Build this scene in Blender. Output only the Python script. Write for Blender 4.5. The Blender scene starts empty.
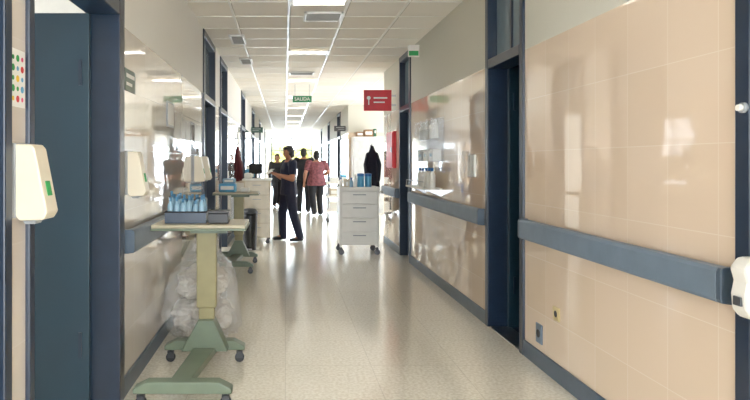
import bpy, bmesh, math, random
from mathutils import Vector, Matrix, noise
random.seed(7)
SC = bpy.context.scene
COL = SC.collection
V = Vector
CH = 1.45      # camera height
HC = 3.08      # ceiling height
XL, XR = -1.0, 1.8
TH = 0.18
YEND = 36.0
TILE_TOP = 2.29

# ------------------------------------------------------------------ materials
def lin(c):
    c = c/255.0
    return c/12.92 if c <= .04045 else ((c+.055)/1.055)**2.4
def rgb(t, k=1.0): return (min(1, lin(t[0])*k), min(1, lin(t[1])*k), min(1, lin(t[2])*k), 1)
_m = {}
def mat(name, col, rough=.5, metal=0, var=.08, scale=9, bump=0, emit=0, alpha=1, coat=0):
    if name in _m: return _m[name]
    m = bpy.data.materials.new(name); m.use_nodes = True
    nt = m.node_tree; N = nt.nodes; L = nt.links
    p = N['Principled BSDF']
    tc = N.new('ShaderNodeTexCoord'); nz = N.new('ShaderNodeTexNoise')
    nz.inputs['Scale'].default_value = scale; nz.inputs['Detail'].default_value = 3
    L.new(tc.outputs['Object'], nz.inputs['Vector'])
    cr = N.new('ShaderNodeValToRGB')
    cr.color_ramp.elements[0].position = .3; cr.color_ramp.elements[1].position = .7
    cr.color_ramp.elements[0].color = rgb(col, 1-var); cr.color_ramp.elements[1].color = rgb(col, 1+var)
    L.new(nz.outputs['Fac'], cr.inputs['Fac']); L.new(cr.outputs['Color'], p.inputs['Base Color'])
    p.inputs['Roughness'].default_value = rough; p.inputs['Metallic'].default_value = metal
    p.inputs['Alpha'].default_value = alpha; p.inputs['Coat Weight'].default_value = coat
    if emit:
        p.inputs['Emission Color'].default_value = rgb(col); p.inputs['Emission Strength'].default_value = emit
    if bump:
        b = N.new('ShaderNodeBump'); b.inputs['Strength'].default_value = bump; b.inputs['Distance'].default_value = .02
        L.new(nz.outputs['Fac'], b.inputs['Height']); L.new(b.outputs['Normal'], p.inputs['Normal'])
    _m[name] = m
    return m

def grid_nodes(nt, u, v, su, sv, w):
    N = nt.nodes; L = nt.links
    def M(op, a, b=None):
        n = N.new('ShaderNodeMath'); n.operation = op
        if hasattr(a, 'is_output'): L.new(a, n.inputs[0])
        else: n.inputs[0].default_value = a
        if b is not None:
            if hasattr(b, 'is_output'): L.new(b, n.inputs[1])
            else: n.inputs[1].default_value = b
        return n.outputs[0]
    us = M('DIVIDE', u, su); vs = M('DIVIDE', v, sv)
    fu = M('FRACT', us); fv = M('FRACT', vs)
    lu = M('LESS_THAN', fu, w/su); lv = M('LESS_THAN', fv, w/sv)
    line = M('MAXIMUM', lu, lv)
    cb = N.new('ShaderNodeCombineXYZ')
    L.new(M('FLOOR', us), cb.inputs[0]); L.new(M('FLOOR', vs), cb.inputs[1])
    wn = N.new('ShaderNodeTexWhiteNoise'); wn.noise_dimensions = '3D'
    L.new(cb.outputs[0], wn.inputs['Vector'])
    return line, wn.outputs['Value'], M

def mixc(nt, f, a, b):
    n = nt.nodes.new('ShaderNodeMix'); n.data_type = 'RGBA'
    for s, x in ((n.inputs['Factor'], f), (n.inputs[6], a), (n.inputs[7], b)):
        if hasattr(x, 'is_output'): nt.links.new(x, s)
        else: s.default_value = x
    return n.outputs[2]

def wall_material(name, tile, tile2, grout, paint, coat=.3, bump=.13, gk=.5, ior=1.6):
    m = bpy.data.materials.new(name); m.use_nodes = True
    nt = m.node_tree; N = nt.nodes; L = nt.links; p = N['Principled BSDF']
    g = N.new('ShaderNodeNewGeometry'); s = N.new('ShaderNodeSeparateXYZ'); L.new(g.outputs['Position'], s.inputs[0])
    add = N.new('ShaderNodeMath'); L.new(s.outputs[0], add.inputs[0]); L.new(s.outputs[1], add.inputs[1])
    line, rnd, M = grid_nodes(nt, add.outputs[0], s.outputs[2], .33, TILE_TOP/6, .004)
    c = mixc(nt, rnd, rgb(tile), rgb(tile2))
    nz = N.new('ShaderNodeTexNoise'); nz.inputs['Scale'].default_value = 2.2; L.new(g.outputs['Position'], nz.inputs['Vector'])
    c = mixc(nt, M('MULTIPLY', line, gk), c, rgb(grout))
    up = M('GREATER_THAN', s.outputs[2], TILE_TOP)
    c = mixc(nt, up, c, rgb(paint))
    L.new(c, p.inputs['Base Color'])
    r = M('ADD', M('MULTIPLY', up, .5), M('ADD', M('MULTIPLY', line, .2), .03))
    L.new(r, p.inputs['Roughness'])
    p.inputs['IOR'].default_value = ior
    b = N.new('ShaderNodeBump'); b.inputs['Strength'].default_value = bump; b.inputs['Distance'].default_value = .03
    h = M('ADD', nz.outputs['Fac'], M('MULTIPLY', line, -.04)); L.new(h, b.inputs['Height'])
    L.new(b.outputs['Normal'], p.inputs['Normal'])
    ct = M('MULTIPLY', M('SUBTRACT', 1.0, up), coat)
    L.new(ct, p.inputs['Coat Weight']); p.inputs['Coat Roughness'].default_value = .02
    return m

def floor_material():
    m = bpy.data.materials.new('vinyl_floor'); m.use_nodes = True
    nt = m.node_tree; N = nt.nodes; L = nt.links; p = N['Principled BSDF']
    g = N.new('ShaderNodeNewGeometry'); s = N.new('ShaderNodeSeparateXYZ'); L.new(g.outputs['Position'], s.inputs[0])
    line, rnd, M = grid_nodes(nt, s.outputs[0], s.outputs[1], .61, .61, .006)
    nz = N.new('ShaderNodeTexNoise'); nz.inputs['Scale'].default_value = 48; nz.inputs['Detail'].default_value = 6
    L.new(g.outputs['Position'], nz.inputs['Vector'])
    rp = N.new('ShaderNodeValToRGB'); rp.color_ramp.elements[0].position = .38; rp.color_ramp.elements[1].position = .6
    rp.color_ramp.elements[0].color = rgb((226, 217, 196)); rp.color_ramp.elements[1].color = rgb((248, 242, 226))
    L.new(nz.outputs['Fac'], rp.inputs['Fac'])
    c = mixc(nt, M('MULTIPLY', rnd, .1), rp.outputs['Color'], rgb((216, 208, 188)))
    c = mixc(nt, M('MULTIPLY', line, .32), c, rgb((165, 155, 132)))
    L.new(c, p.inputs['Base Color'])
    n2 = N.new('ShaderNodeTexNoise'); n2.inputs['Scale'].default_value = 1.3; L.new(g.outputs['Position'], n2.inputs['Vector'])
    L.new(M('ADD', M('MULTIPLY', n2.outputs['Fac'], .06), .13), p.inputs['Roughness'])
    p.inputs['Coat Weight'].default_value = .5; p.inputs['Coat Roughness'].default_value = .15
    b = N.new('ShaderNodeBump'); b.inputs['Strength'].default_value = .04; b.inputs['Distance'].default_value = .02
    L.new(n2.outputs['Fac'], b.inputs['Height']); L.new(b.outputs['Normal'], p.inputs['Normal'])
    return m

def ceil_material():
    m = bpy.data.materials.new('ceiling_tile'); m.use_nodes = True
    nt = m.node_tree; N = nt.nodes; L = nt.links; p = N['Principled BSDF']
    g = N.new('ShaderNodeNewGeometry'); s = N.new('ShaderNodeSeparateXYZ'); L.new(g.outputs['Position'], s.inputs[0])
    off = N.new('ShaderNodeMath'); off.inputs[1].default_value = -.04; L.new(s.outputs[0], off.inputs[0])
    o2 = N.new('ShaderNodeMath'); o2.inputs[1].default_value = .012; L.new(s.outputs[1], o2.inputs[0])
    line, rnd, M = grid_nodes(nt, off.outputs[0], o2.outputs[0], .61, .61, .024)
    nz = N.new('ShaderNodeTexNoise'); nz.inputs['Scale'].default_value = 60; L.new(g.outputs['Position'], nz.inputs['Vector'])
    c = mixc(nt, rnd, rgb((246, 238, 222)), rgb((254, 248, 236)))
    c = mixc(nt, M('MULTIPLY', nz.outputs['Fac'], .08), c, rgb((220, 210, 194)))
    c = mixc(nt, M('MULTIPLY', line, .65), c, rgb((150, 140, 122)))
    L.new(c, p.inputs['Base Color']); p.inputs['Roughness'].default_value = .75
    return m

M_WR = wall_material('beige_tile_right', (226, 200, 172), (233, 208, 182), (246, 234, 216), (210, 206, 190), 1.0, .07, .5, 1.65)
M_WL = wall_material('beige_tile_left', (220, 209, 196), (226, 216, 204), (240, 233, 224), (232, 229, 220), 1.0, .14, .35, 1.9)  # base lightened: pale mirror reflections are put into the left tile colour
M_FL = floor_material(); M_CE = ceil_material()
NAVY = mat('navy_paint', (22, 38, 58), .3, var=.12)
NAVY_D = mat('navy_door', (16, 46, 62), .4, var=.1, scale=2)
SLATE = mat('slate_blue_rail', (102, 118, 134), .4)
SLATE_D = mat('slate_baseboard', (70, 86, 102), .35)
WHITE = mat('white_plastic', (234, 230, 220), .3, var=.03)
CREAM = mat('cream_plastic', (230, 220, 196), .35, var=.03)
WHITE_P = mat('white_wall_paint', (215, 212, 204), .7, var=.03)
OFFW = mat('white_enamel', (238, 236, 228), .3, var=.03)
CARTG = mat('cream_white_enamel', (240, 238, 230), .35, var=.03)
GREY = mat('grey_plastic', (150, 155, 158), .4)
DGREY = mat('dark_grey', (56, 58, 62), .4)
BLACK = mat('black_plastic', (14, 15, 18), .4)
STEEL = mat('brushed_steel', (180, 182, 185), .28, metal=1)
SAGE = mat('sage_enamel', (104, 118, 98), .4)
OLIVE = mat('olive_cream_column', (148, 140, 98), .45)
WOODT = mat('grey_beige_laminate', (180, 170, 142), .35)
GREEN = mat('green_print', (16, 110, 60), .4)
REDS = mat('sign_red', (206, 14, 30), .4)
BLUEB = mat('light_blue_plastic', (78, 160, 202), .35)
BLUED = mat('mid_blue_plastic', (24, 100, 172), .35)
BEIGE = mat('beige_laminate', (206, 192, 166), .4)
BROWN = mat('brown_cardboard', (138, 104, 72), .7)
GLASSY = mat('frosted_glass', (112, 130, 140), .12, var=.03)
CLEAR = mat('clear_acrylic', (240, 244, 246), .06, alpha=.2, coat=1)
BAGM = mat('clear_bag_film', (248, 250, 250), .09, alpha=.24, bump=1.0, scale=9, coat=1)
LINEN = mat('grey_white_linen', (214, 207, 194), .85, bump=.4, scale=6)
SKIN = mat('skin_tan', (160, 104, 76), .55)
SKIN2 = mat('skin_light', (164, 114, 88), .55)
HAIR = mat('black_hair', (18, 14, 13), .5, bump=.3, scale=60)
HAIR2 = mat('brown_hair', (44, 28, 20), .5, bump=.3, scale=60)
SCRUB = mat('navy_scrubs', (10, 17, 44), .8, bump=.3, scale=14)
DARKC = mat('black_clothing', (10, 12, 20), .8, bump=.3, scale=14)
ROSE = mat('rose_brown_blouse', (110, 56, 62), .8, var=.5, scale=26)
MAROON = mat('dark_red_cloth', (80, 14, 24), .8, bump=.3)
EYEW = mat('eye_dark', (30, 22, 20), .2)
LIP = mat('lip', (140, 74, 66), .5)
PAPER = mat('white_paper', (236, 236, 230), .7, var=.02)
YEL = mat('yellow_print', (236, 190, 30), .5); PINK = mat('pink_print', (226, 80, 124), .5); REDP = mat('red_print', (206, 30, 30), .5); GREENP = mat('bright_green_print', (20, 150, 70), .5)
EMIT = mat('light_diffuser', (255, 250, 238), .5, emit=2.4, var=0)
GRILL = mat('vent_grey', (188, 184, 174), .5)
ROOM_SHADE = mat('room_shade_paint', (40, 56, 80), .6)  # shade of the unlit room is put into this wall and floor colour

# ------------------------------------------------------------------ mesh builder
class B:
    def __init__(s): s.bm = bmesh.new(); s.mi = 0
    def _new(s, verts, smooth=False):
        fs = set()
        for v in verts:
            for f in v.link_faces: fs.add(f)
        for f in fs: f.material_index = s.mi; f.smooth = smooth
    def box(s, x0, x1, y0, y1, z0, z1, rot=None):
        M = Matrix.Translation(((x0+x1)/2, (y0+y1)/2, (z0+z1)/2))
        if rot: M = M @ rot
        M = M @ Matrix.Diagonal((abs(x1-x0), abs(y1-y0), abs(z1-z0), 1))
        s._new(bmesh.ops.create_cube(s.bm, size=1, matrix=M)['verts']); return s
    def cyl(s, p0, p1, r0, r1=None, seg=16):
        p0 = V(p0); p1 = V(p1); d = p1-p0
        if r1 is None: r1 = r0
        M = Matrix.Translation((p0+p1)/2) @ d.to_track_quat('Z', 'Y').to_matrix().to_4x4()
        r = bmesh.ops.create_cone(s.bm, cap_ends=True, segments=seg, radius1=r0, radius2=r1, depth=d.length, matrix=M)
        fs = set(f for v in r['verts'] for f in v.link_faces)
        for f in fs: f.material_index = s.mi; f.smooth = len(f.verts) == 4
        return s
    def tube(s, pts, r, seg=10):
        for a, b in zip(pts[:-1], pts[1:]): s.cyl(a, b, r, r, seg)
        for a in pts[1:-1]: s.ell(a, (r, r, r), 2)
        return s
    def ell(s, c, r, sub=2):
        M = Matrix.Translation(c) @ Matrix.Diagonal((r[0], r[1], r[2], 1))
        s._new(bmesh.ops.create_icosphere(s.bm, subdivisions=sub, radius=1, matrix=M)['verts'], True); return s
    def prism(s, pts, axis, a0, a1):
        def P(p, a):
            return {'x': (a, p[0], p[1]), 'y': (p[0], a, p[1]), 'z': (p[0], p[1], a)}[axis]
        lo = [s.bm.verts.new(P(p, a0)) for p in pts]; hi = [s.bm.verts.new(P(p, a1)) for p in pts]
        fs = [s.bm.faces.new(lo), s.bm.faces.new(hi)]
        n = len(pts)
        for i in range(n): fs.append(s.bm.faces.new((lo[i], lo[(i+1) % n], hi[(i+1) % n], hi[i])))
        for f in fs: f.material_index = s.mi
        return s
    def lathe(s, prof, c=(0, 0, 0), seg=20):
        rings = []
        for r, z in prof:
            rings.append([s.bm.verts.new((c[0]+r*math.cos(2*math.pi*k/seg), c[1]+r*math.sin(2*math.pi*k/seg), c[2]+z)) for k in range(seg)])
        for a, b in zip(rings[:-1], rings[1:]):
            for k in range(seg):
                f = s.bm.faces.new((a[k], a[(k+1) % seg], b[(k+1) % seg], b[k])); f.smooth = True; f.material_index = s.mi
        for ring in (rings[0], rings[-1]):
            f = s.bm.faces.new(ring); f.material_index = s.mi
        return s
    def chain(s, pts, rads):
        for i in range(len(pts)-1):
            a, b = V(pts[i]), V(pts[i+1]); ra, rb = rads[i], rads[i+1]
            if not isinstance(ra, tuple): ra = (ra,)*3
            if not isinstance(rb, tuple): rb = (rb,)*3
            step = .38*min(min(ra), min(rb)); n = max(2, int((b-a).length/step)+1)
            for k in range(n+1):
                t = k/n
                s.ell(a.lerp(b, t), tuple(ra[j]*(1-t)+rb[j]*t for j in range(3)), 2)
        return s
    def build(s, name, mats, parent=None, bevel=0, remesh=0, smooth=0):
        bmesh.ops.recalc_face_normals(s.bm, faces=s.bm.faces)
        me = bpy.data.meshes.new(name); s.bm.to_mesh(me); s.bm.free()
        if not isinstance(mats, (list, tuple)): mats = [mats]
        for m in mats: me.materials.append(m)
        o = bpy.data.objects.new(name, me); COL.objects.link(o)
        if remesh:
            r = o.modifiers.new('r', 'REMESH'); r.mode = 'VOXEL'; r.voxel_size = remesh; r.use_smooth_shade = True
            if smooth:
                q = o.modifiers.new('s', 'SMOOTH'); q.iterations = smooth; q.factor = .6
            dg = bpy.context.evaluated_depsgraph_get(); dg.update()
            me2 = bpy.data.meshes.new_from_object(o.evaluated_get(dg))
            o.modifiers.clear(); o.data = me2; me2.materials.clear()
            for m in mats: me2.materials.append(m)
            for p in me2.polygons: p.use_smooth = True
        if bevel:
            b = o.modifiers.new('bevel', 'BEVEL'); b.width = bevel; b.segments = 2; b.limit_method = 'ANGLE'
        if parent: o.parent = parent
        return o

def tag(o, label, cat, group=None):
    o['label'] = label; o['category'] = cat
    if group: o['group'] = group
    return o
def thing(name, label, cat, loc=(0, 0, 0), rz=0, group=None):
    o = bpy.data.objects.new(name, None); COL.objects.link(o); o.location = loc; o.rotation_euler = (0, 0, rz)
    o.empty_display_size = .1
    return tag(o, label, cat, group)
def struct(o): o['kind'] = 'structure'; return o
def dup(root, loc, label, group=None, rz=None):
    allch = {}
    for o in COL.objects:
        if o.parent: allch.setdefault(o.parent.name, []).append(o)
    def cp(o, par):
        c = o.copy(); COL.objects.link(c)
        if par: c.parent = par
        for ch in allch.get(o.name, []): cp(ch, c)
        return c
    r = cp(root, None); r.location = loc; r['label'] = label
    if rz is not None: r.rotation_euler = (0, 0, rz)
    if group: r['group'] = group
    return r

# ------------------------------------------------------------------ the shell
struct(B().box(-4.3, 4.6, -3, YEND+.3, -.1, 0).build('floor', M_FL))
struct(B().box(-4.3, 4.6, -3, YEND+.3, HC, HC+.1).build('ceiling', M_CE))
g = B()
x = .04-.61*7
while x < 4.5:
    if x > -4.2: g.box(x-.012, x+.012, -3, YEND, HC-.006, HC)
    x += .61
k = -4
while k*.61 < YEND:
    g.box(-4.2, 4.5, k*.61-.008, k*.61+.008, HC-.005, HC); k += 1
struct(g.build('trim_1', mat('tbar_white', (252, 248, 238), .3, var=.02)))

L_OPEN = [(1.15, 2.165), (2.31, 3.68), (7.3, 8.5), (9.2, 10.3), (13.6, 14.9), (18, 19.4), (23, 24.4), (29, 30.4)]
R_OPEN = [(1.3, 2.38), (4.5, 5.35), (8.57, 9.39), (10.9, 17.1), (19.4, 20.6), (24, 25.2), (29, 30.2)]
def walls(side, opens):
    X0, X1 = (XL-TH, XL) if side == 'left' else (XR, XR+TH)
    y = -3
    for a, b in opens+[(YEND, YEND)]:
        if a > y:
            struct(B().box(X0, X1, y, a, 0, HC).build('wall_'+side, M_WL if side == 'left' else M_WR))
            if side == 'left': bb = B().box(XL, XL+.015, y+.002, a-.002, 0, .12)
            else: bb = B().box(XR-.015, XR, y+.002, a-.002, 0, .12)
            struct(bb.build('baseboard_'+side, SLATE_D, bevel=.004))
        y = b
walls('left', L_OPEN); walls('right', R_OPEN)

dn = [0]
def door(side, y0, y1, leaf='closed', pw=.07, glass=True, ztop=2.22, pn=None):
    dn[0] += 1
    if pn is None: pn = pw
    e = bpy.data.objects.new('door_%d' % dn[0], None); COL.objects.link(e); struct(e)
    sg = 1 if side == 'left' else -1
    fx = XL if side == 'left' else XR
    e.location = (fx, (y0+y1)/2, 0); h = (y1-y0)/2
    xs = sorted((-sg*TH, sg*.018))
    b = B()
    b.box(xs[0], xs[1], -h, -h+pn, 0, HC-.005); b.box(xs[0], xs[1], h-pw, h, 0, HC-.005)
    b.box(xs[0], xs[1], -h+pn, h-pw, ztop, ztop+.08); b.box(xs[0], xs[1], -h+pn, h-pw, HC-.09, HC-.005)
    b.box(-sg*.09, -sg*.05, -.02, .02, ztop+.08, HC-.09)
    b.build('frame', NAVY, e, bevel=.006)
    b = B().box(-sg*.075, -sg*.065, -h+pn, h-pw, ztop+.08, HC-.09)
    b.build('transom_pane', GLASSY if glass else WHITE_P, e)
    if leaf:
        w = 2*(h-pw)-.01
        if leaf == 'closed':
            lo = B().box(-sg*.15, -sg*.105, -w/2, w/2, .008, ztop-.005)
            lf = lo.build('leaf', NAVY_D, e, bevel=.004)
            hy = -w/2+.07
            B().tube([(-sg*.105, hy, 1.02), (-sg*.05, hy, 1.02), (-sg*.05, hy+.11, 1.02)], .009).box(-sg*.105, -sg*.1, hy-.02, hy+.02, .95, 1.1).build('handle', STEEL, lf)
        else:
            b = B().box(-sg*(TH+.001+w), -sg*(TH-.03), h-pw-.05, h-pw-.005, .008, ztop-.005)
            lf = b.build('leaf', NAVY_D, e, bevel=.004)
            B().box(-sg*(TH+.03), -sg*(TH+.012), h-pw-.058, h-pw-.05, 1.9, 2.05).box(-sg*(TH+.03), -sg*(TH+.012), h-pw-.058, h-pw-.05, .3, .45).build('hinge', NAVY, lf)
    return e
door('left', 1.15, 2.165, pw=.06)
door('left', 2.31, 3.68, leaf='open', pw=.11, pn=.05, ztop=2.33)
door('left', 7.3, 8.5); door('left', 9.2, 10.3, leaf=None)
for i, (a, b) in enumerate(L_OPEN[4:]): door('left', a, b, leaf=None if i == 1 else 'closed')
door('right', 1.3, 2.38, pw=.08); door('right', 4.5, 5.35, leaf='open', ztop=2.27); door('right', 8.57, 9.39)
for i, (a, b) in enumerate(R_OPEN[4:]): door('right', a, b, leaf=None if i == 1 else 'closed')

def room(x0, x1, y0, y1, window=None, side='left', m=None):
    far = x0 if side == 'left' else x1
    w = B()
    w.box(x0, x1, y0-.1, y0, 0, HC); w.box(x0, x1, y1, y1+.1, 0, HC)
    fx0, fx1 = (far-.1, far) if side == 'left' else (far, far+.1)
    if window:
        wy0, wy1, z0, z1 = window
        w.box(fx0, fx1, y0-.1, wy0, 0, HC); w.box(fx0, fx1, wy1, y1+.1, 0, HC)
        w.box(fx0, fx1, wy0, wy1, 0, z0); w.box(fx0, fx1, wy0, wy1, z1, HC)
    else: w.box(fx0, fx1, y0-.1, y1+.1, 0, HC)
    return struct(w.build('wall_%s_room' % side, m or (WHITE_P if side == 'left' else M_WR)))
room(-4.1, XL-TH, .9, 5.2, (1.6, 4.6, 1.0, 2.6))
room(-4.1, XL-TH, 8.8, 12.4, (9.2, 12, .9, 2.6))
room(-4.1, XL-TH, 17.2, 20.4, (17.5, 20.1, .9, 2.8))
room(XR+TH, 4.3, 10.9, 17.1, (11.4, 16.6, .8, 2.6), 'right')
room(XR+TH, 4.3, 23.2, 26.2, (23.5, 25.9, .8, 2.8), 'right')
room(XR+TH, 3.4, 4.0, 7.0, None, 'right', ROOM_SHADE)
struct(B().box(XR+TH, 3.4, 4.0, 7.0, .0, .004).build('floor_shade_sheet', ROOM_SHADE))  # dark sheet over the floor, painting the doorway's gloom
wi = [0]
def window(loc, rz, w, h, nx, zs, t=.05, m=None):
    wi[0] += 1
    e = bpy.data.objects.new('window_%d' % wi[0], None); COL.objects.link(e); struct(e); e.location = loc; e.rotation_euler = (0, 0, rz)
    b = B().box(-w/2, w/2, -.03, .03, 0, t).box(-w/2, w/2, -.03, .03, h-t, h)
    for i in range(nx+1):
        cx = -w/2+t/2+(w-t)*i/nx; b.box(cx-t/2, cx+t/2, -.03, .03, t, h-t)
    for z in zs: b.box(-w/2+t, w/2-t, -.028, .028, z-t/2, z+t/2)
    b.build('frame', m or NAVY, e)
    return e
window((4.35, 14, .8), math.pi/2, 5.2, 1.8, 4, [1.2])
window((-4.15, 3.1, 1.0), math.pi/2, 3.0, 1.6, 2, [1.1])
window((-4.15, 10.6, .9), math.pi/2, 2.8, 1.7, 2, [1.2])
w_ = B().box(XL, -.85, YEND, YEND+.2, 0, HC).box(1.65, XR, YEND, YEND+.2, 0, HC).box(-.85, 1.65, YEND, YEND+.2, 2.9, HC)
struct(w_.build('wall_end', WHITE_P))
window((.4, YEND+.1, 0), 0, 2.5, 2.9, 2, [2.15], .07, mat('end_window_frame', (76, 88, 102), .4))
struct(B().box(-14, 15, YEND+.3, 62, -.25, -.1).build('ground', mat('pale_paving', (190, 188, 176), .9, var=.1, scale=3)))
LEAF = mat('yellow_green_leaves', (188, 186, 104), .8, var=.35, scale=2.5)
TRUNK = mat('tree_bark', (110, 92, 74), .9)
def lumpy(b, c, r, amp, seed, sub=4, top=0, slump=0, floor=True):
    vs = bmesh.ops.create_icosphere(b.bm, subdivisions=sub, radius=1)['verts']
    for v in vs:
        n = v.co.normalized()
        d = 1+amp*.7*noise.noise(n*1.9+V((seed, 0, 0)))+amp*.7*noise.noise(n*4.3+V((0, seed, 0)))+amp*.45*abs(noise.noise(V((n.x*9, n.y*9, n.z*3))+V((seed, seed, 0))))
        p = V((n.x*r[0]*d, n.y*r[1]*d, n.z*r[2]*d))
        if floor: p.x = math.copysign(min(abs(p.x), r[0]*1.05), p.x)
        if top and n.z > .5:
            k = (n.z-.5)/.5; p.x *= 1-.7*k; p.y *= 1-.7*k; p.z += top*k*k
        if slump:
            k = max(0, -p.z/r[2]); p.x *= 1+slump*k*(1 if p.x > 0 else .3)
        v.co = V(c)+p
        if floor and v.co.z < .004: v.co.z = .004+.004*abs(noise.noise(v.co*9))
    b._new(vs, True)
for i, (tx, ty, r, lb) in enumerate([(-.7, 46, .8, 'pale yellow green garden tree outside the end window, left one'), (1.9, 52, 1.0, 'pale yellow green garden tree outside the end window, right one')]):
    t = thing('tree', lb, 'tree', (tx, ty, -.1), group='trees outside the end window')
    b = B(); lumpy(b, (0, 0, 2.1), (r, r, .8), .8, i*3+1, 5, floor=False); b.build('crown', LEAF, t)
    B().cyl((0, 0, 0), (.05, 0, 1.8), .1, .07).build('trunk', TRUNK, t)

def rail(side, y0, y1, label):
    sg = 1 if side == 'left' else -1; fx = XL if side == 'left' else XR
    e = thing('handrail', label, 'handrail', (fx, y0, .88))
    L = y1-y0
    pts = [(sg*.025, 0), (sg*.062, .006), (sg*.068, .02), (sg*.068, .13), (sg*.06, .146), (sg*.045, .15), (sg*.025, .15)]
    B().prism(pts, 'y', 0.03, L-.03).build('rail', SLATE, e, bevel=.003)
    for a in (0, L-.03):
        B().prism([(0, .0)]+pts+[(0, .15)], 'y', a, a+.03).build('end_cap', SLATE_D, e, bevel=.004)
    n = max(2, int(L/1.0))
    for i in range(n):
        yy = .2+(L-.4)*i/(n-1)
        B().box(0, sg*.025, yy-.03, yy+.03, .03, .12).build('bracket', SLATE_D, e)
    return e
rail('right', 2.385, 4.47, 'slate blue handrail on the nearest stretch of right tiled wall')
rail('right', 5.4, 8.5, 'slate blue handrail on right wall under the shelf of bottles')
rail('left', 3.72, 7.2, 'slate blue handrail on left wall behind the near overbed table')
rail('right', 9.45, 10.8, 'short slate blue handrail under the red sign')

# ------------------------------------------------------------------ ceiling fixtures
ordn = ['nearest ceiling light panel, cut off by the top edge of the photo', 'second ceiling light panel, just beyond the grey air vent', 'third ceiling light panel from the near end', 'fourth ceiling light panel, next beyond the green exit sign', 'fifth ceiling light panel from the near end', 'sixth ceiling light panel from the near end', 'seventh ceiling light panel from the near end', 'eighth ceiling light panel from the near end', 'ninth ceiling light panel, second from the bright end window', 'tenth ceiling light panel, closest to the bright end window']
base = None
for i in range(10):
    y = 6.05 if i == 0 else .61*(9.5+5*i)
    if i == 0:
        base = thing('ceiling_light', ordn[0], 'ceiling light', (.345, y, HC-.012), group='ceiling light panels')
        fr = B()
        for a in ((-.3, .3, -.15, -.11), (-.3, .3, .11, .15), (-.3, -.26, -.11, .11), (.26, .3, -.11, .11)): fr.box(a[0], a[1], a[2], a[3], -.008, .004)
        fr.build('frame', WHITE, base)
        B().box(-.26, .26, -.11, .11, -.002, .003).build('diffuser', EMIT, base)
    else: dup(base, (.345, y, HC-.012), ordn[i])
for y in (-1.0, 2.3):
    dup(base, (.345, y, HC-.012), 'ceiling light panel above the viewer, out of the photo')
def vent(x, y, w, d, label):
    e = thing('ceiling_vent', label, 'air vent', (x, y, HC-.03), group='ceiling vents')
    f = B()
    for a in ((-w/2, w/2, -d/2, -d/2+.025), (-w/2, w/2, d/2-.025, d/2), (-w/2, -w/2+.025, -d/2, d/2), (w/2-.025, w/2, -d/2, d/2)): f.box(*a, 0, .022)
    f.build('frame', OFFW, e)
    s = B()
    n = int(d/.05)
    for i in range(n):
        yy = -d/2+.04+(d-.08)*i/(n-1)
        s.box(-w/2+.025, w/2-.025, yy-.015, yy+.015, .001, .006, Matrix.Rotation(.15, 4, 'X'))
    s.build('louvre', GRILL, e)
    B().box(-w/2+.02, w/2-.02, -d/2+.02, d/2-.02, .018, .022).build('backing', GREY, e)
vent(.42, 6.66, .42, .4, 'grey louvred air vent in ceiling between the first two lights')
vent(-.62, 7.9, .2, .55, 'narrow grey air vent near left edge of ceiling, nearest')
vent(-.62, 9.6, .2, .5, 'narrow grey air vent near left edge of ceiling, farther along')
vent(.3, 10.9, .45, .3, 'grey louvred air vent beyond the second ceiling light')

def text(body, size, loc, rot, m, parent, name='lettering'):
    c = bpy.data.curves.new(name, 'FONT'); c.body = body; c.size = size; c.align_x = 'CENTER'; c.align_y = 'CENTER'; c.extrude = .001
    t = bpy.data.objects.new(name, c); COL.objects.link(t)
    dg = bpy.context.evaluated_depsgraph_get(); dg.update()
    me = bpy.data.meshes.new_from_object(t.evaluated_get(dg)); bpy.data.objects.remove(t)
    o = bpy.data.objects.new(name, me); COL.objects.link(o); me.materials.clear(); me.materials.append(m)
    o.location = loc; o.rotation_euler = rot; o.parent = parent
    return o
e = thing('exit_sign', 'green exit sign hanging from ceiling in mid corridor', 'exit sign', (.36, 12.6, 2.7))
B().box(-.2, .2, -.012, .012, 0, .14).build('panel', mat('exit_green', (12, 120, 70), .4), e, bevel=.003)
text('SALIDA', .1, (.0, -.014, .07), (math.pi/2, 0, 0), PAPER, e)
for sx in (-.15, .15): B().cyl((sx, 0, .14), (sx, 0, HC-2.7), .004).build('hanger', GREY, e)
e = thing('red_blade_sign', 'red rectangular sign with white symbol sticking out from right wall', 'sign', (XR, 9.75, 2.28))
B().box(-.52, -.07, -.008, .008, 0, .34).build('panel', REDS, e, bevel=.004)
b = B()
b.cyl((-.44, -.0085, .21), (-.44, -.0105, .21), .03); b.box(-.448, -.432, -.0105, -.0085, .1, .19)
b.build('symbol', PAPER, e)
B().box(-.36, -.14, -.0105, -.0085, .2, .222).box(-.36, -.18, -.0105, -.0085, .13, .15).build('lettering', PAPER, e)
for z in (.08, .23): B().box(-.07, 0, -.012, .012, z, z+.03).build('bracket', STEEL, e)
e = thing('fire_hose_cabinet', 'red fire hose cabinet on right wall below the red sign', 'fire cabinet', (XR, 10.0, 1.35))
B().box(-.05, 0, -.3, .3, 0, .6).build('body', REDS, e, bevel=.006)
d = B().box(-.065, -.05, -.28, .28, .02, .58).build('door', REDS, e, bevel=.004)
B().box(-.08, -.065, -.25, -.23, .26, .34).build('handle', STEEL, d)
e = thing('small_wall_sign', 'small white and green sign on right wall close under ceiling', 'sign', (XR, 8.05, 2.86))
B().box(-.15, 0, -.01, .01, 0, .16).build('panel', WHITE, e, bevel=.003)
B().box(-.14, -.01, -.012, -.0105, .015, .08).build('green_band', GREENP, e)

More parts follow.
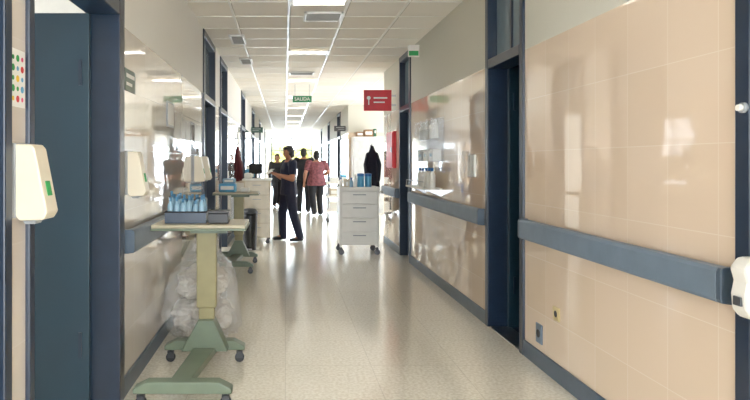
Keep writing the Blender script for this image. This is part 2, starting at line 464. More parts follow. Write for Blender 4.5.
# ------------------------------------------------------------------ dispensers on walls
def dispenser(y, label, z=1.235):
    e = thing('soap_dispenser', label, 'dispenser', (XL, y, z), group='white wall dispensers on the left wall')
    prof = [(0, .03), (.03, .0), (.116, .003), (.132, .03), (.086, .265), (.072, .28), (0, .28)]
    B().prism(prof, 'y', -.055, .055).build('body', CREAM, e, bevel=.006)
    B().prism([(.0, .01), (.018, .01), (.018, .285), (0, .285)], 'y', -.06, .06).build('back_plate', GREY, e, bevel=.003)
    B().prism([(.1195, .09), (.124, .09), (.113, .145), (.1085, .145)], 'y', -.02, .02).build('drop_window', GREENP, e, bevel=.002)
    B().prism([(.03, .002), (.085, .002), (.075, -.014), (.04, -.014)], 'y', -.03, .03).build('nozzle', GREY, e)
    return e
dispenser(2.245, 'large white wall dispenser with green mark, nearest, under the dotted notice')
dispenser(3.80, 'white wall dispenser just beyond the open navy door')
dispenser(6.55, 'white wall dispenser beyond the items on near table, left one of the pair')
dispenser(7.1, 'white wall dispenser right beside the third navy door frame')

e = thing('hand_hygiene_notice', 'white notice with rows of coloured dots above the nearest dispenser', 'notice', (XL, 2.24, 1.655))
B().box(0, .002, -.062, .062, 0, .215).build('sheet', PAPER, e)
b = B(); cols = [GREENP, REDP, YEL, PINK, BLUEB]
for r_ in range(5):
    for c_ in range(3):
        b.mi = random.randrange(5)
        b.cyl((.002, -.038+.038*c_, .03+.038*r_), (.003, -.038+.038*c_, .03+.038*r_), .013 if (r_+c_) % 2 else .009, seg=12)
b.build('printed_dots', cols, e)
e = thing('door_sign', 'small grey green room sign on left wall above the second dispenser', 'sign', (XL, 3.86, 1.9))
B().box(0, .006, -.13, .13, 0, .14).build('plate', mat('sign_greygreen', (86, 106, 96), .4), e, bevel=.002)
B().box(.006, .0075, -.1, .1, .085, .11).box(.006, .0075, -.1, .04, .035, .055).build('lettering', PAPER, e)
for i, (y, w, h, z, lb) in enumerate([(5.2, .3, .22, 1.75, 'white framed notice sheet on left wall above the plastic bag'), (12.9, .5, .5, 1.6, 'square notice board on left wall between the fourth and fifth doors')]):
    e = thing('notice_frame', lb, 'notice', (XL, y, z))
    B().box(0, .012, -w/2, w/2, 0, h).build('frame', GREY, e, bevel=.003)
    B().box(.012, .014, -w/2+.02, w/2-.02, .02, h-.02).build('sheet', PAPER, e)

e = thing('white_door_holder', 'rounded white plastic door holder at the right edge of the photo', 'door holder', (XR-.018, 2.255, .86))
B().prism([(0, 0), (-.05, 0), (-.075, .03), (-.08, .09), (-.07, .14), (-.085, .19), (-.055, .23), (0, .23)], 'y', -.045, .045).build('body', WHITE, e, bevel=.015)
B().box(-.086, -.074, -.02, .02, .05, .085).build('slot', DGREY, e, bevel=.003)
e = thing('round_wall_knob', 'small round white knob with grey ring high on right door frame', 'knob', (XR-.018, 2.325, 1.66))
B().cyl((0, 0, 0), (-.015, 0, 0), .02).build('base', GREY, e)
B().cyl((-.015, 0, 0), (-.03, 0, 0), .014, .012).build('knob', WHITE, e)
e = thing('wall_socket', 'beige wall socket low on the near right tiled wall', 'socket', (XR, 3.97, .40))
B().box(-.01, 0, -.045, .045, 0, .09).build('plate', mat('socket_cream', (206, 186, 134), .4), e, bevel=.004)
B().cyl((-.010, 0, .045), (-.0115, 0, .045), .022).build('socket_face', DGREY, e)
e = thing('wall_inlet', 'grey blue oval wall outlet left of the beige socket', 'socket', (XR, 4.235, .17))
B().box(-.012, 0, -.05, .05, 0, .14).build('plate', SLATE, e, bevel=.012)
B().cyl((-.012, 0, .07), (-.0155, 0, .07), .028).build('socket_face', BLACK, e)
struct(B().box(XR+.0, XR+TH, 4.58, 5.27, 0, .006).build('trim_2', STEEL))

# ------------------------------------------------------------------ wall rack & shelf on right wall
e = thing('acrylic_wall_rack', 'tall clear acrylic rack on right wall above the bottle shelf', 'wall rack', (XR, 7.2, 1.45))
b = B()
b.box(-.008, 0, -.42, .42, 0, .52)
for z in (0, .26):
    b.box(-.16, -.008, -.42, .42, z, z+.008); b.box(-.16, -.152, -.42, .42, z+.008, z+.12)
for yy in (-.42, -.14, .14, .412): b.box(-.152, -.008, yy, yy+.008, .008, .5)
b.build('holder', CLEAR, e)
gl = thing('glove_box', 'white glove box in lower row of the clear rack, nearest', 'box', (XR-.07, 6.92, 1.46), group='glove boxes in the clear wall rack')
B().box(-.05, .045, -.1, .1, 0, .14).build('carton', PAPER, gl, bevel=.003)
B().box(-.052, -.05, -.05, .05, .05, .09).build('opening', BLUEB, gl)
dup(gl, (XR-.07, 7.2, 1.46), 'white glove box in lower row of the clear rack, middle')
dup(gl, (XR-.07, 7.48, 1.46), 'white glove box in lower row of the clear rack, farthest')
def bottle(loc, h, r, body, cap, label, group):
    t = thing('bottle', label, 'bottle', loc, group=group)
    B().lathe([(r*.9, 0), (r, .01), (r, h*.62), (r*.85, h*.72), (r*.4, h*.8), (r*.4, h*.86)]).build('body', body, t)
    B().lathe([(r*.46, h*.84), (r*.46, h), (r*.3, h*1.01)]).build('cap', cap, t)
    return t
rb = bottle((XR-.08, 6.87, 1.72), .22, .036, OFFW, WHITE, 'all white bottle in upper row of the clear rack, nearest', 'white bottles in the clear rack')
for yy, lb in ((7.0, 'second nearest'), (7.2, 'middle'), (7.4, 'second farthest'), (7.52, 'farthest')):
    dup(rb, (XR-.08, yy, 1.72), 'all white bottle in upper row of the clear rack, '+lb)
e = thing('wall_shelf', 'small white shelf with bottles on right wall above the handrail', 'shelf', (XR, 7.35, 1.13))
B().box(-.22, 0, -.5, .5, 0, .02).build('board', OFFW, e, bevel=.003)
for yy in (-.4, .4): B().prism([(0, 0), (-.18, 0), (0, -.08)], 'y', yy-.01, yy+.01).build('bracket', STEEL, e)
B().tube([(-.21, -.49, .02), (-.21, -.49, .09), (-.21, .49, .09), (-.21, .49, .02)], .005).build('guard_rail', STEEL, e)
bt = bottle((XR-.1, 6.93, 1.15), .23, .036, OFFW, BLUED, 'white bottle with blue cap on wall shelf, nearest', 'bottles on the wall shelf')
for i, lb in enumerate(['second nearest', 'third nearest, middle', 'second farthest', 'farthest']):
    dup(bt, (XR-.1, 7.07+.16*i, 1.15), 'white bottle with blue cap on wall shelf, '+lb)
e = thing('made_up_holder', 'made-up clear document holder standing in for a pale reflection on right wall by the second doorway', 'document holder', (XR, 5.75, 1.3))  # holder is made up, placed where the tiles only reflect pale light
B().prism([(0, 0), (-.05, 0), (-.07, .26), (-.065, .26), (-.045, .01), (0, .01)], 'y', -.11, .11).build('pocket', CLEAR, e)
B().box(-.02, -.0, -.1, .1, .012, .22).build('papers', PAPER, e)

# ------------------------------------------------------------------ overbed tables
def castor(parent, x, y, m=BLACK, r=.034):
    c = B().cyl((x, y, r*2+.007), (x, y, r*2+.032), .014).box(x-.022, x+.022, y-.018, y-.012, .03, r*2+.012).box(x-.022, x+.022, y+.012, y+.018, .03, r*2+.012).box(x-.022, x+.022, y-.018, y+.018, r*2+.002, r*2+.012).build('castor', DGREY, parent)
    B().cyl((x, y-.011, r), (x, y+.011, r), r, seg=20).build('wheel', m, c)
TZ = 1.03
def overbed(loc, label):
    t = thing('overbed_table', label, 'overbed table', loc, group='wheeled overbed tables')
    B().box(-.295, .335, 0, .42, TZ-.025, TZ).build('tabletop', WOODT, t, bevel=.006)
    B().box(-.3, .34, -.005, .425, TZ-.04, TZ-.024).build('edge_frame', SAGE, t, bevel=.004)
    B().box(-.05, .2, .12, .36, TZ-.07, TZ-.04).build('top_bracket', SAGE, t)
    B().box(-.025, .115, .23, .31, .42, TZ-.07).build('column', OLIVE, t, bevel=.008)
    B().box(-.01, .10, .24, .30, .24, .42).build('lower_column', OLIVE, t, bevel=.006)
    B().prism([(-.13, .12), (.2, .12), (.1, .34), (-.01, .34)], 'y', .2, .34).build('foot_bracket', SAGE, t, bevel=.008)
    B().prism([(-.09, -.44), (.03, -.44), (.13, .36), (-.03, .36)], 'z', .10, .15).build('cross_bar', SAGE, t, bevel=.006)
    for yy, x0 in ((-.46, -.29), (.36, -.27)):
        B().prism([(x0, .095), (x0+.58, .095), (x0+.58, .125), (x0+.5, .165), (x0+.08, .165), (x0, .125)], 'y', yy-.045, yy+.045).build('foot', SAGE, t, bevel=.008)
        for xx in (x0+.04, x0+.54): castor(t, xx, yy)
    return t
ot = overbed((-.60, 4.0, 0), 'near overbed table with pale olive column beside the plastic bag')
dup(ot, (-.70, 8.25, 0), 'farther overbed table on the left holding light blue packages')
tz = TZ
e = thing('bottle_tray', 'grey blue tray packed with pale blue bottles on the near overbed table', 'tray', (-.68, 4.2, tz+.001))
b = B()
b.box(-.14, .14, -.11, .11, 0, .005)
for yy in (-.11, .106): b.box(-.14, .14, yy, yy+.004, .005, .075)
for xx in (-.14, .136): b.box(xx, xx+.004, -.106, .106, .005, .075)
b.build('tub', mat('slate_tray', (56, 70, 88), .4), e)
b = B().tube([(-.142, -.112, .077), (.142, -.112, .077), (.142, .112, .077), (-.142, .112, .077), (-.142, -.112, .077)], .005, 6); b.build('rim', BLACK, e)
BLP = mat('translucent_blue', (140, 178, 200), .25); BLC = mat('pale_blue_cap', (74, 132, 172), .35)
posn = ['front row', 'second row', 'third row', 'back row']; pos2 = ['far left', 'second from left', 'third from left', 'third from right', 'second from right', 'far right']
b0 = None
for r_ in range(4):
    for c_ in range(6):
        lb = 'pale blue bottle in the tray, %s, %s' % (posn[r_], pos2[c_])
        loc = (-.68-.1075+.043*c_, 4.2-.072+.048*r_, tz+.007)
        if b0 is None: b0 = bottle(loc, .17, .0205, BLP, BLC, lb, 'pale blue bottles in the tray')
        else:
            q = dup(b0, loc, lb); q.scale = (1, 1, random.uniform(.85, 1.25))
e = thing('black_box', 'small black box with grey lid beside the bottle tray', 'box', (-.455, 4.14, tz+.001))
B().box(-.07, .07, -.06, .06, 0, .07).build('body', BLACK, e, bevel=.006)
B().box(-.073, .073, -.063, .063, .07, .086).build('lid', DGREY, e, bevel=.004)
def pack(loc, s, m, label, group=None):
    t = thing('blue_package' if m in (BLUEB, BLP) else 'carton', label, 'package', loc, group=group)
    b = B(); b.box(-s[0]/2, s[0]/2, -s[1]/2, s[1]/2, 0, s[2]); b.build('wrapper', m, t, bevel=.02)
    B().box(-s[0]/2+.03, s[0]/2-.03, -s[1]/2-.001, -s[1]/2, s[2]*.3, s[2]*.7).build('printed_panel', PAPER, t)
    return t
pack((-.8, 8.4, tz+.001), (.24, .2, .12), BLUEB, 'larger light blue package on the farther overbed table', 'packages on the farther overbed table')
pack((-.78, 8.4, tz+.122), (.18, .16, .07), BLP, 'pale blue package lying on top of the larger blue one', 'packages on the farther overbed table')
pack((-.56, 8.38, tz+.001), (.14, .12, .06), OFFW, 'small white package at the right of the blue packages', 'packages on the farther overbed table')

# ------------------------------------------------------------------ plastic bag with linen
BX, BY = -.695, 5.1
e = thing('plastic_bag', 'large clear plastic bag of crumpled linen on floor by left wall', 'bag', (BX, BY, 0))
b = B(); lumpy(b, (0, 0, .31), (.285, .46, .44), .26, 5.4, 6, .16, .14); b.build('film', BAGM, e)
b = B()
b.prism([(-.03, .84), (.02, .82), (.09, .93), (.03, .90), (-.01, .97), (-.07, .92)], 'y', -.01, .01)
b.build('gathered_neck', BAGM, e)
for i, (z_, a_, c_, d_, lb) in enumerate([(.012, .235, .32, .15, 'lower half'), (.31, .2, .28, .13, 'upper half')]):
    b = B(); lumpy(b, (0, 0, d_), (a_, c_, d_), .3, i*2.7+1, 6)
    o = b.build('linen_bundle', LINEN); o.location = (BX, BY, z_)
    tag(o, 'crumpled pale linen bundle filling the %s of the clear bag' % lb, 'linen', 'linen bundles in the clear bag')

# ------------------------------------------------------------------ bin and cabinet on left
e = thing('waste_bin', 'black pedal bin on floor beyond the farther overbed table', 'bin', (-.58, 9.9, 0))
B().lathe([(.1, 0), (.105, .01), (.13, .55), (.13, .6)]).build('body', BLACK, e)
B().lathe([(.135, .6), (.135, .63), (.09, .68), (.02, .69)]).build('lid', DGREY, e)
B().box(-.04, .04, -.17, -.1, .02, .04).build('pedal', STEEL, e)
e = thing('drawer_cabinet', 'tall beige drawer cabinet beside the man in navy scrubs', 'cabinet', (-.50, 10.95, 0))
B().box(-.23, .23, -.3, .3, .108, 1.12).build('body', BEIGE, e, bevel=.006)
B().box(-.26, .26, -.33, .33, 1.12, 1.15).build('worktop', OFFW, e, bevel=.005)
for i in range(4):
    z = .12+i*.25
    d = B().box(-.215, .215, -.318, -.3, z, z+.235).build('drawer', mat('beige_drawer', (224, 214, 194), .4), e, bevel=.004)
    B().tube([(-.07, -.318, z+.17), (-.07, -.34, z+.17), (.07, -.34, z+.17), (.07, -.318, z+.17)], .006).build('handle', STEEL, d)
for xx in (-.19, .19):
    for yy in (-.26, .26): castor(e, xx, yy)
e = thing('monitor', 'dark screen standing on the beige drawer cabinet', 'monitor', (-.54, 11.08, 1.151), rz=-.3)
B().box(-.13, .13, -.015, .015, .08, .27).build('screen', BLACK, e, bevel=.005)
B().box(-.02, .02, -.01, .01, .01, .08).box(-.09, .09, -.06, .06, 0, .01).build('stand', DGREY, e)
e = pack((-.66, 10.8, 1.151), (.14, .16, .1), OFFW, 'white carton on the left of the beige drawer cabinet'); e['category'] = 'box'
e = thing('nurse_counter', 'long white counter along left wall behind the beige drawer cabinet', 'counter', (-.68, 12.4, 0))
B().box(-.28, .25, -.75, .75, .08, 1.05).build('body', OFFW, e, bevel=.005)
B().box(-.28, .30, -.8, .8, 1.05, 1.09).build('worktop', BEIGE, e, bevel=.006)
B().box(-.28, .22, -.72, .72, 0, .08).build('plinth', SLATE_D, e)
for i, (yy, s, m, lb) in enumerate([(11.8, (.2, .2, .22), BLUEB, 'blue parcel at near end of the white counter'), (12.3, (.24, .26, .3), OFFW, 'tall white carton in the middle of the white counter'), (12.8, (.22, .22, .16), BEIGE, 'low beige carton at far end of the white counter')]):
    pack((-.68, yy, 1.091), s, m, lb)
e = thing('iv_pole', 'steel drip pole with clear bag by left wall beyond the white counter', 'drip pole', (-.62, 13.6, 0))
B().cyl((0, 0, .06), (0, 0, 1.95), .012).build('pole', STEEL, e)
b = B()
for k in range(5):
    a = k*math.pi*2/5; b.cyl((0, 0, .07), (.24*math.cos(a), .24*math.sin(a), .05), .013, .01); b.ell((.24*math.cos(a), .24*math.sin(a), .025), (.025, .018, .025))
b.build('base', STEEL, e)
B().tube([(-.1, 0, 1.9), (-.08, 0, 1.86), (.08, 0, 1.86), (.1, 0, 1.9)], .006).build('hooks', STEEL, e)
b = B(); b.ell((.09, 0, 1.68), (.05, .02, .11), 3); b.build('fluid_bag', CLEAR, e)

def coat(loc, rz, m, label, w=.12, h=.72):
    t = thing('jacket', label, 'jacket', loc, rz)
    b = B()
    b.chain([(0, 0, .0), (0, 0, -.08), (0, 0, -.2), (.01, 0, -h*.65), (0, 0, -h)], [(.03, .03, .02), (w*.45, .05, .05), (w*.95, .06, .07), (w*1.05, .07, .06), (w*1.0, .06, .03)])
    b.build('torso_cloth', m, t, remesh=.012, smooth=3)
    for s_ in (-1, 1):
        b = B(); b.chain([(s_*w*.55, 0, -.14), (s_*w*.95, -.05, -.32), (s_*w*.8, -.07, -.58)], [.045, .042, .036])
        b.build('sleeve', m, t, remesh=.012, smooth=3)
    B().tube([(0, 0, .0), (0, 0, .05), (.0, .03, .07)], .004).build('hanger_loop', STEEL, t)
    return t
h_ = thing('wall_hook', 'steel hook on left wall holding the dark red jacket', 'hook', (XL, 11.0, 1.78))
B().box(0, .008, -.03, .03, -.04, .04).tube([(.008, 0, 0), (.13, 0, -.02), (.15, 0, .02)], .006).build('hook', STEEL, h_)
coat((XL+.13, 11.0, 1.72), math.pi/2, MAROON, 'dark red jacket hanging on left wall beyond the blue packages', w=.13, h=.6)
e = thing('coat_stand', 'slim dark coat stand behind the white cart near right wall', 'coat stand', (1.53, 10.62, 0))
B().cyl((0, .06, .03), (0, .06, 1.75), .014).build('pole', DGREY, e)
B().lathe([(.14, 0), (.14, .015), (.03, .035)], (0, .06, 0)).build('base', DGREY, e)
B().tube([(0, .06, 1.7), (0, -.02, 1.72), (0, -.04, 1.76)], .007).build('hook', DGREY, e)
coat((1.53, 10.54, 1.72), 0, mat('dark_navy_coat', (12, 16, 34), .85, bump=.3), 'long dark navy coat hanging on the stand behind the white cart', w=.125, h=1.1)

# ------------------------------------------------------------------ white cart on right
e = thing('utility_cart', 'white wheeled utility cart with closed drawers standing near right wall', 'cart', (1.16, 9.6, 0))
cw, cd = .31, .26
B().box(-cw, cw, -cd, cd, 1.0, 1.02).box(-cw, cw, -cd, -cd+.012, 1.02, 1.06).box(-cw, cw, cd-.012, cd, 1.02, 1.06).box(-cw, -cw+.012, -cd, cd, 1.02, 1.06).box(cw-.012, cw, -cd, cd, 1.02, 1.06).build('top_tray', CARTG, e, bevel=.004)
for sx in (-1, 1):
    B().box(sx*(cw-.008)-.008, sx*(cw-.008)+.008, -cd+.035, cd-.035, .16, 1.0).build('side_panel', CARTG, e)
    for sy in (-1, 1):
        B().box(sx*(cw-.016)-.014, sx*(cw-.016)+.014, sy*(cd-.016)-.014, sy*(cd-.016)+.014, .12, 1.0).build('post', CARTG, e, bevel=.004)
        castor(e, sx*(cw-.03), sy*(cd-.03), DGREY, .045)
B().box(-cw+.016, cw-.016, -cd+.04, cd-.016, .15, .995).build('carcass', OFFW, e)
for z, h_ in ((.155, .2), (.37, .2), (.585, .2), (.80, .185)):
    d = B().box(-cw+.033, cw-.033, -cd+.008, -cd+.04, z, z+h_).build('drawer', CARTG, e, bevel=.008)
    B().box(-.1, .1, -cd-.012, -cd+.008, z+h_*.72, z+h_*.72+.014).build('handle', GREY, d)
B().tube([(cw-.02, -cd+.02, .95), (cw+.06, -cd+.02, .98), (cw+.06, cd-.02, .98), (cw-.02, cd-.02, .95)], .011).build('push_handle', STEEL, e)
jb = thing('blue_container', 'tall blue container on top of white cart, rightmost', 'container', (1.33, 9.6, 1.021), group='blue containers on the white cart')
B().lathe([(.05, 0), (.055, .01), (.055, .2), (.05, .22)]).build('body', BLUEB, jb)
B().lathe([(.058, .2), (.058, .24), (.02, .25)]).build('lid', BLUED, jb)
dup(jb, (1.21, 9.6, 1.021), 'blue container on top of white cart, leftmost of the two')
bottle((1.12, 9.58, 1.021), .24, .03, OFFW, WHITE, 'tall white bottle on top of white cart beside the blue containers', 'bottles on the white cart')
bottle((1.05, 9.5, 1.021), .18, .028, BLP, BLUED, 'pale blue bottle on top of white cart in front of the beige carton', 'bottles on the white cart')
bottle((.90, 9.66, 1.021), .18, .03, OFFW, BLUED, 'short white bottle with blue cap at left corner of white cart', 'bottles on the white cart')
e = pack((.99, 9.66, 1.021), (.1, .16, .16), BEIGE, 'small beige carton between the bottles on the white cart')

e = thing('shelf_trolley', 'small white shelf trolley farther down beside the woman in rose top', 'trolley', (1.28, 14.6, 0))
for z in (.25, .6, .92): B().box(-.27, .27, -.22, .22, z, z+.02).box(-.27, .27, -.22, -.21, z+.02, z+.05).box(-.27, .27, .21, .22, z+.02, z+.05).build('shelf', OFFW, e)
for sx in (-1, 1):
    for sy in (-1, 1):
        B().cyl((sx*.255, sy*.205, .1), (sx*.255, sy*.205, 1.0), .013).build('post', STEEL, e); castor(e, sx*.25, sy*.2)
pack((1.20, 14.6, .941), (.2, .2, .14), OFFW, 'white parcel on the left of the far shelf trolley')
pack((1.42, 14.6, .941), (.16, .2, .2), BLUEB, 'blue parcel on the right of the far shelf trolley')
pack((1.28, 14.6, .621), (.4, .3, .2), BEIGE, 'beige carton on middle shelf of the far trolley')
pack((1.28, 14.6, .271), (.4, .3, .22), OFFW, 'white carton on lowest shelf of the far trolley')

e = thing('tall_cabinet', 'tall grey white two door cabinet standing in the right alcove', 'cabinet', (2.3, 16.8, 0))
B().box(-.42, .42, -.25, .25, 0, 2.15).build('body', CARTG, e, bevel=.005)
for sx in (-1, 1):
    d = B().box(.01 if sx > 0 else -.41, .41 if sx > 0 else -.01, -.27, -.25, .05, 2.12).build('door', mat('grey_door', (196, 198, 196), .4), e, bevel=.004)
    B().box(sx*.05-.008, sx*.05+.008, -.29, -.27, 1.0, 1.15).build('handle', STEEL, d)
bn = thing('binder', 'dark green binder standing on top of the tall alcove cabinet', 'binder', (2.5, 16.75, 2.151))
B().box(-.035, .035, -.14, .14, 0, .22).build('cover', mat('dark_green_cover', (40, 92, 66), .5), bn, bevel=.003)
B().box(-.02, .02, -.1415, -.14, .1, .17).build('spine_label', PAPER, bn)
pack((2.32, 16.75, 2.151), (.24, .3, .2), BROWN, 'larger brown cardboard box on top of the tall alcove cabinet')
pack((2.08, 16.75, 2.151), (.2, .26, .14), BROWN, 'smaller brown cardboard box on top of the tall alcove cabinet')
def blade(side, y, z, label, m):
    sg = 1 if side == 'left' else -1; fx = XL if side == 'left' else XR
    t = thing('blade_sign', label, 'sign', (fx, y, z))
    B().box(*sorted((sg*.02, sg*.36)), -.008, .008, 0, .16).build('panel', m, t, bevel=.003)
    B().box(*sorted((0, sg*.02)), -.015, .015, .04, .12).build('bracket', STEEL, t)
    B().box(*sorted((sg*.06, sg*.3)), -.0095, -.0085, .1, .12).box(*sorted((sg*.06, sg*.24)), -.0095, -.0085, .05, .066).build('lettering', GREY, t)
blade('right', 17.6, 2.35, 'dark grey blade sign on right wall just beyond the alcove', DGREY)
blade('left', 17.4, 2.3, 'dark green blade sign on left wall beyond the notice board', mat('dark_green_panel', (24, 66, 52), .4))

def chair(loc, rz, label):
    t = thing('waiting_chair', label, 'chair', loc, rz, 'waiting chairs in the far corridor')
    B().box(-.22, .22, -.22, .22, .42, .46).build('seat', BLUED, t, bevel=.015)
    B().box(-.22, .22, .2, .23, .55, .88).build('backrest', BLUED, t, bevel=.012)
    for sx in (-1, 1):
        for sy in (-1, 1): B().cyl((sx*.2, sy*.19, 0), (sx*.2, sy*.19, .42 if sy < 0 else .6), .012).build('leg', STEEL, t)
    return t
c0 = chair((-.72, 15.5, 0), math.pi/2, 'blue waiting chair against left wall, nearest of two')
dup(c0, (-.72, 16.2, 0), 'blue waiting chair against left wall, farther of two')

# ------------------------------------------------------------------ people
def person(label, loc, rz, arms, legs, shirt, trou, skin, hair, longhair=False, sleeve=.35, scale=1.0, female=False, headturn=0, headtilt=0, shoes=BLACK, wide=1.0):
    """wide widens the torso, hips and limbs only, the head keeps its size"""
    root = thing('person', label, 'person', loc, rz); root.scale = (scale,)*3
    W = wide; D = 1+(wide-1)*.8
    def w3(t): return (t[0]*W, t[1]*D, t[2])
    sw = (.165 if female else .19)*(1+(W-1)*.7)
    sh = {-1: V((-sw, .0, 1.395)), 1: V((sw, .0, 1.395))}
    arms = [tuple((p[0]*(1+(W-1)*.8), p[1], p[2]) for p in a) for a in arms]
    legs = [tuple((p[0]*(1+(W-1)*.5), p[1], p[2]) for p in a) for a in legs]
    lt = 1+(W-1)*.6
    b = B()
    b.chain([(0, 0, .95), (0, -.005, 1.08), (0, -.01, 1.27), (0, 0, 1.39), (0, .0, 1.44)], [w3((.15, .10, .09)), w3((.125, .092, .09)), w3((.155, .11, .09)), w3((.14, .085, .06)), (.07, .06, .05)])
    b.chain([(0, .0, 1.42), (0, -.015, 1.54)], [.058, .052])
    hm = Matrix.Translation((0, -.015, 1.59)) @ Matrix.Rotation(headturn, 4, 'Z') @ Matrix.Rotation(headtilt, 4, 'X')
    def H(x, y, z): return hm @ V((x, y, z))
    b.ell(H(0, .01, .02), (.076, .094, .095), 3); b.ell(H(0, -.02, -.04), (.058, .068, .07), 3); b.ell(H(0, -.045, -.085), (.03, .03, .024))
    b.ell(H(0, -.092, -.02), (.012, .018, .016)); b.ell(H(0, -.086, .0), (.008, .012, .024))
    b.ell(H(0, -.075, .022), (.05, .014, .01))
    for s_ in (-1, 1): b.ell(H(s_*.076, .01, -.01), (.01, .02, .03))
    wr = {}
    for s_, (el, w) in zip((-1, 1), arms):
        el = V(el); w = V(w); wr[s_] = (el, w)
        b.chain([(s_*.1, 0, 1.38), sh[s_], el, el.lerp(w, .3), w], [.06, .056*lt, .042*lt, .043*lt, .027])
        d = (w-el).normalized()
        side = V((0, 0, 1)).cross(d)
        if side.length < .2: side = V((0, 1, 0))
        side.normalize(); nrm = d.cross(side).normalized()
        b.chain([w, w+d*.045, w+d*.085], [.026, (.032, .032, .03), (.03, .032, .03)])
        for k, (o_, ln_) in enumerate([(-.03, .065), (-.01, .078), (.01, .073), (.03, .055)]):
            p0 = w+d*.085+side*o_; p1 = p0+d*ln_*.5-nrm*.006; p2 = p1+d*ln_*.3-nrm*.02
            b.chain([p0, p1, p2], [.0095, .009, .008])
        t0 = w+d*.03-side*.02*s_; t1 = t0-side*.035*s_+d*.025; t2 = t1+d*.03-nrm*.008
        b.chain([t0, t1, t2], [.012, .011, .009])
    hx = .09*(1+(W-1)*.6)
    hp = {-1: V((-hx, 0, .92)), 1: V((hx, 0, .92))}
    ank = {}
    for s_, (kn, an) in zip((-1, 1), legs):
        kn = V(kn); an = V(an); ank[s_] = an
        b.chain([hp[s_], kn, kn.lerp(an, .3)+V((0, .012, 0)), an], [.085*lt, .056*lt, .054*lt, .036])
        b.chain([an, an+V((0, -.12, -.045))], [.036, (.036, .045, .028)])
    b.build('body', skin, root, remesh=.009, smooth=4)
    for s_ in (-1, 1):
        B().ell(H(s_*.03, -.077, .008), (.011, .008, .006)).build('eye', EYEW, root)
    B().ell(H(0, -.084, -.055), (.022, .008, .006)).build('mouth', LIP, root)
    b = B()
    b.ell(H(0, .03, .045), (.086, .09, .088), 3); b.ell(H(0, .055, -.01), (.084, .068, .085), 3); b.ell(H(0, .06, -.065), (.066, .05, .05), 3)
    b.ell(H(0, -.03, .082), (.06, .05, .036), 3)
    for s_ in (-1, 1): b.ell(H(s_*.066, .03, -.01), (.026, .045, .06), 3)
    if longhair: b.chain([H(0, .07, .0), H(0, .09, -.1), (0, .10, 1.38)], [.07, .065, .04])
    if female and not longhair: b.ell(H(0, .12, .05), (.045, .045, .045), 3)
    b.build('hair', hair, root, remesh=.009, smooth=3)
    b = B()
    zb = .84 if not female else .80
    hipw = .17 if not female else .18
    b.chain([(0, 0, zb), (0, -.0, .98), (0, -.005, 1.1), (0, -.01, 1.27), (0, 0, 1.385)], [w3((hipw+.015, .135, .02)), w3((hipw, .126, .06)), w3((.155 if not female else .142, .116, .08)), w3((.178, .13, .08)), w3((.158, .1, .055))])
    for s_ in (-1, 1):
        el, w = wr[s_]
        pts = [V((s_*.1, 0, 1.37)), sh[s_]]; rr = [.07, .074*lt]
        if sleeve <= 1: pts.append(sh[s_].lerp(el, min(1, sleeve*1.6))); rr.append((.064 if sleeve < .9 else .056)*lt)
        if sleeve > .9: pts.append(el.lerp(w, .9)); rr.append(.04*lt)
        b.chain(pts, rr)
    b.build('top', shirt, root, remesh=.010, smooth=4)
    b = B()
    b.chain([(0, 0, .98), (0, .005, .9)], [w3((.15, .108, .05)), w3((.165, .118, .07))])
    for s_, (kn, an) in zip((-1, 1), legs):
        kn = V(kn); an = V(an)
        b.chain([hp[s_], kn, an+V((0, 0, .0))], [.1*lt, .078*lt, .066*lt])
    b.build('trousers', trou, root, remesh=.010, smooth=4)
    for s_ in (-1, 1):
        a = ank[s_]
        b = B(); b.chain([(a.x, a.y+.03, max(.045, a.z-.035)), (a.x, a.y-.06, max(.04, a.z-.045)), (a.x, a.y-.16, max(.034, a.z-.05))], [(.042, .045, .044), (.044, .04, .04), (.042, .045, .033)])
        b.build('shoe', shoes, root, remesh=.009, smooth=2)
    return root
straight = (((-.1, -.01, .49), (-.11, .01, .085)), ((.1, -.01, .49), (.11, .01, .085)))
stance = (((-.12, -.08, .49), (-.14, -.06, .085)), ((.12, .04, .49), (.14, .16, .085)))
walk = (((-.09, -.1, .5), (-.1, -.02, .085)), ((.1, .02, .49), (.1, .22, .11)))
hang = (((-.235, .03, 1.12), (-.25, -.03, .87)), ((.235, .03, 1.12), (.25, -.03, .87)))
hold = (((-.23, -.02, 1.12), (-.08, -.23, 1.2)), ((.23, -.02, 1.12), (.08, -.25, 1.2)))
akimbo = (((-.26, -.02, 1.14), (-.14, -.2, 1.05)), ((.235, .03, 1.12), (.25, -.03, .87)))
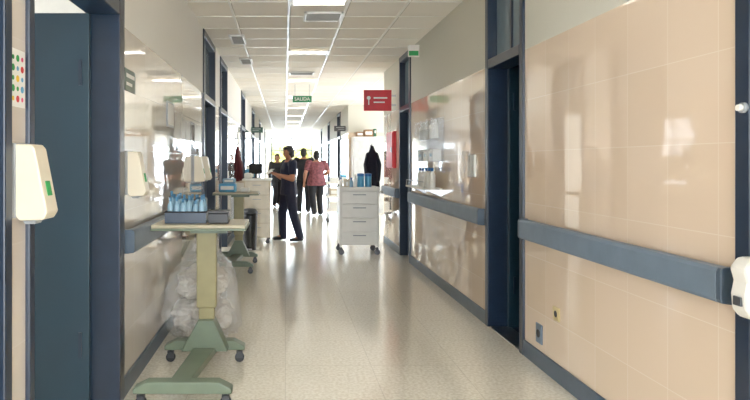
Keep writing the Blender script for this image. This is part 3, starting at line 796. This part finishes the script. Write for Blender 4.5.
person('standing man in navy scrubs facing left, reading a paper in his hands', (.07, 11.05, 0), -math.radians(72), hold, stance, SCRUB, SCRUB, SKIN, HAIR, sleeve=.35, scale=1.02, headtilt=.25, wide=1.2)
person('person in black clothes seen from behind, left of the woman in rose top', (.54, 17.3, 0), math.pi-.3, hang, straight, DARKC, DARKC, SKIN, HAIR, sleeve=1, scale=1.08, wide=1.15)
person('woman in rose brown blouse and black trousers seen from behind', (.86, 16.4, 0), math.pi+.2, akimbo, walk, ROSE, DARKC, SKIN2, HAIR, sleeve=.35, scale=1.02, female=True, wide=1.4)
person('person in dark clothes beyond the man in scrubs, farthest down the corridor', (-.25, 19.5, 0), .3, hang, walk, DARKC, DARKC, SKIN2, HAIR2, sleeve=1, scale=1.0, wide=1.1)
e = thing('paper_sheet', 'white sheet held by the man in navy scrubs', 'paper', (-.28, 10.94, 1.27), -math.radians(72))
B().box(-.1, .1, -.001, .001, -.07, .08, Matrix.Rotation(-.9, 4, 'X')).build('sheet', PAPER, e)

# ------------------------------------------------------------------ world, lights, camera
w = bpy.data.worlds.new('World'); SC.world = w; w.use_nodes = True
bg = w.node_tree.nodes['Background']; bg.inputs[0].default_value = (.88, .94, 1.0, 1); bg.inputs[1].default_value = 6.3
def area(name, loc, rot, sx, sy, power, col=(1, 1, 1)):
    l = bpy.data.lights.new(name, 'AREA'); l.shape = 'RECTANGLE'; l.size = sx; l.size_y = sy; l.energy = power; l.color = col
    o = bpy.data.objects.new(name, l); COL.objects.link(o); o.location = loc; o.rotation_euler = rot; return o
area('daylight_end', (.4, YEND-.2, 1.4), (-math.pi/2, 0, 0), 2.4, 2.7, 200, (.70, .86, 1))

cam = bpy.data.cameras.new('Camera'); co = bpy.data.objects.new('Camera', cam); COL.objects.link(co)
co.location = (0, 0, CH); co.rotation_euler = (math.pi/2, 0, 0)
cam.sensor_width = 36; cam.lens = 36*600/750
cam.shift_x = (375-285)/750; cam.shift_y = -(200-162)/750
cam.clip_start = .05
SC.camera = co
SC.view_settings.view_transform = 'Standard'
SC.view_settings.exposure = .78
SC.view_settings.gamma = 1.12
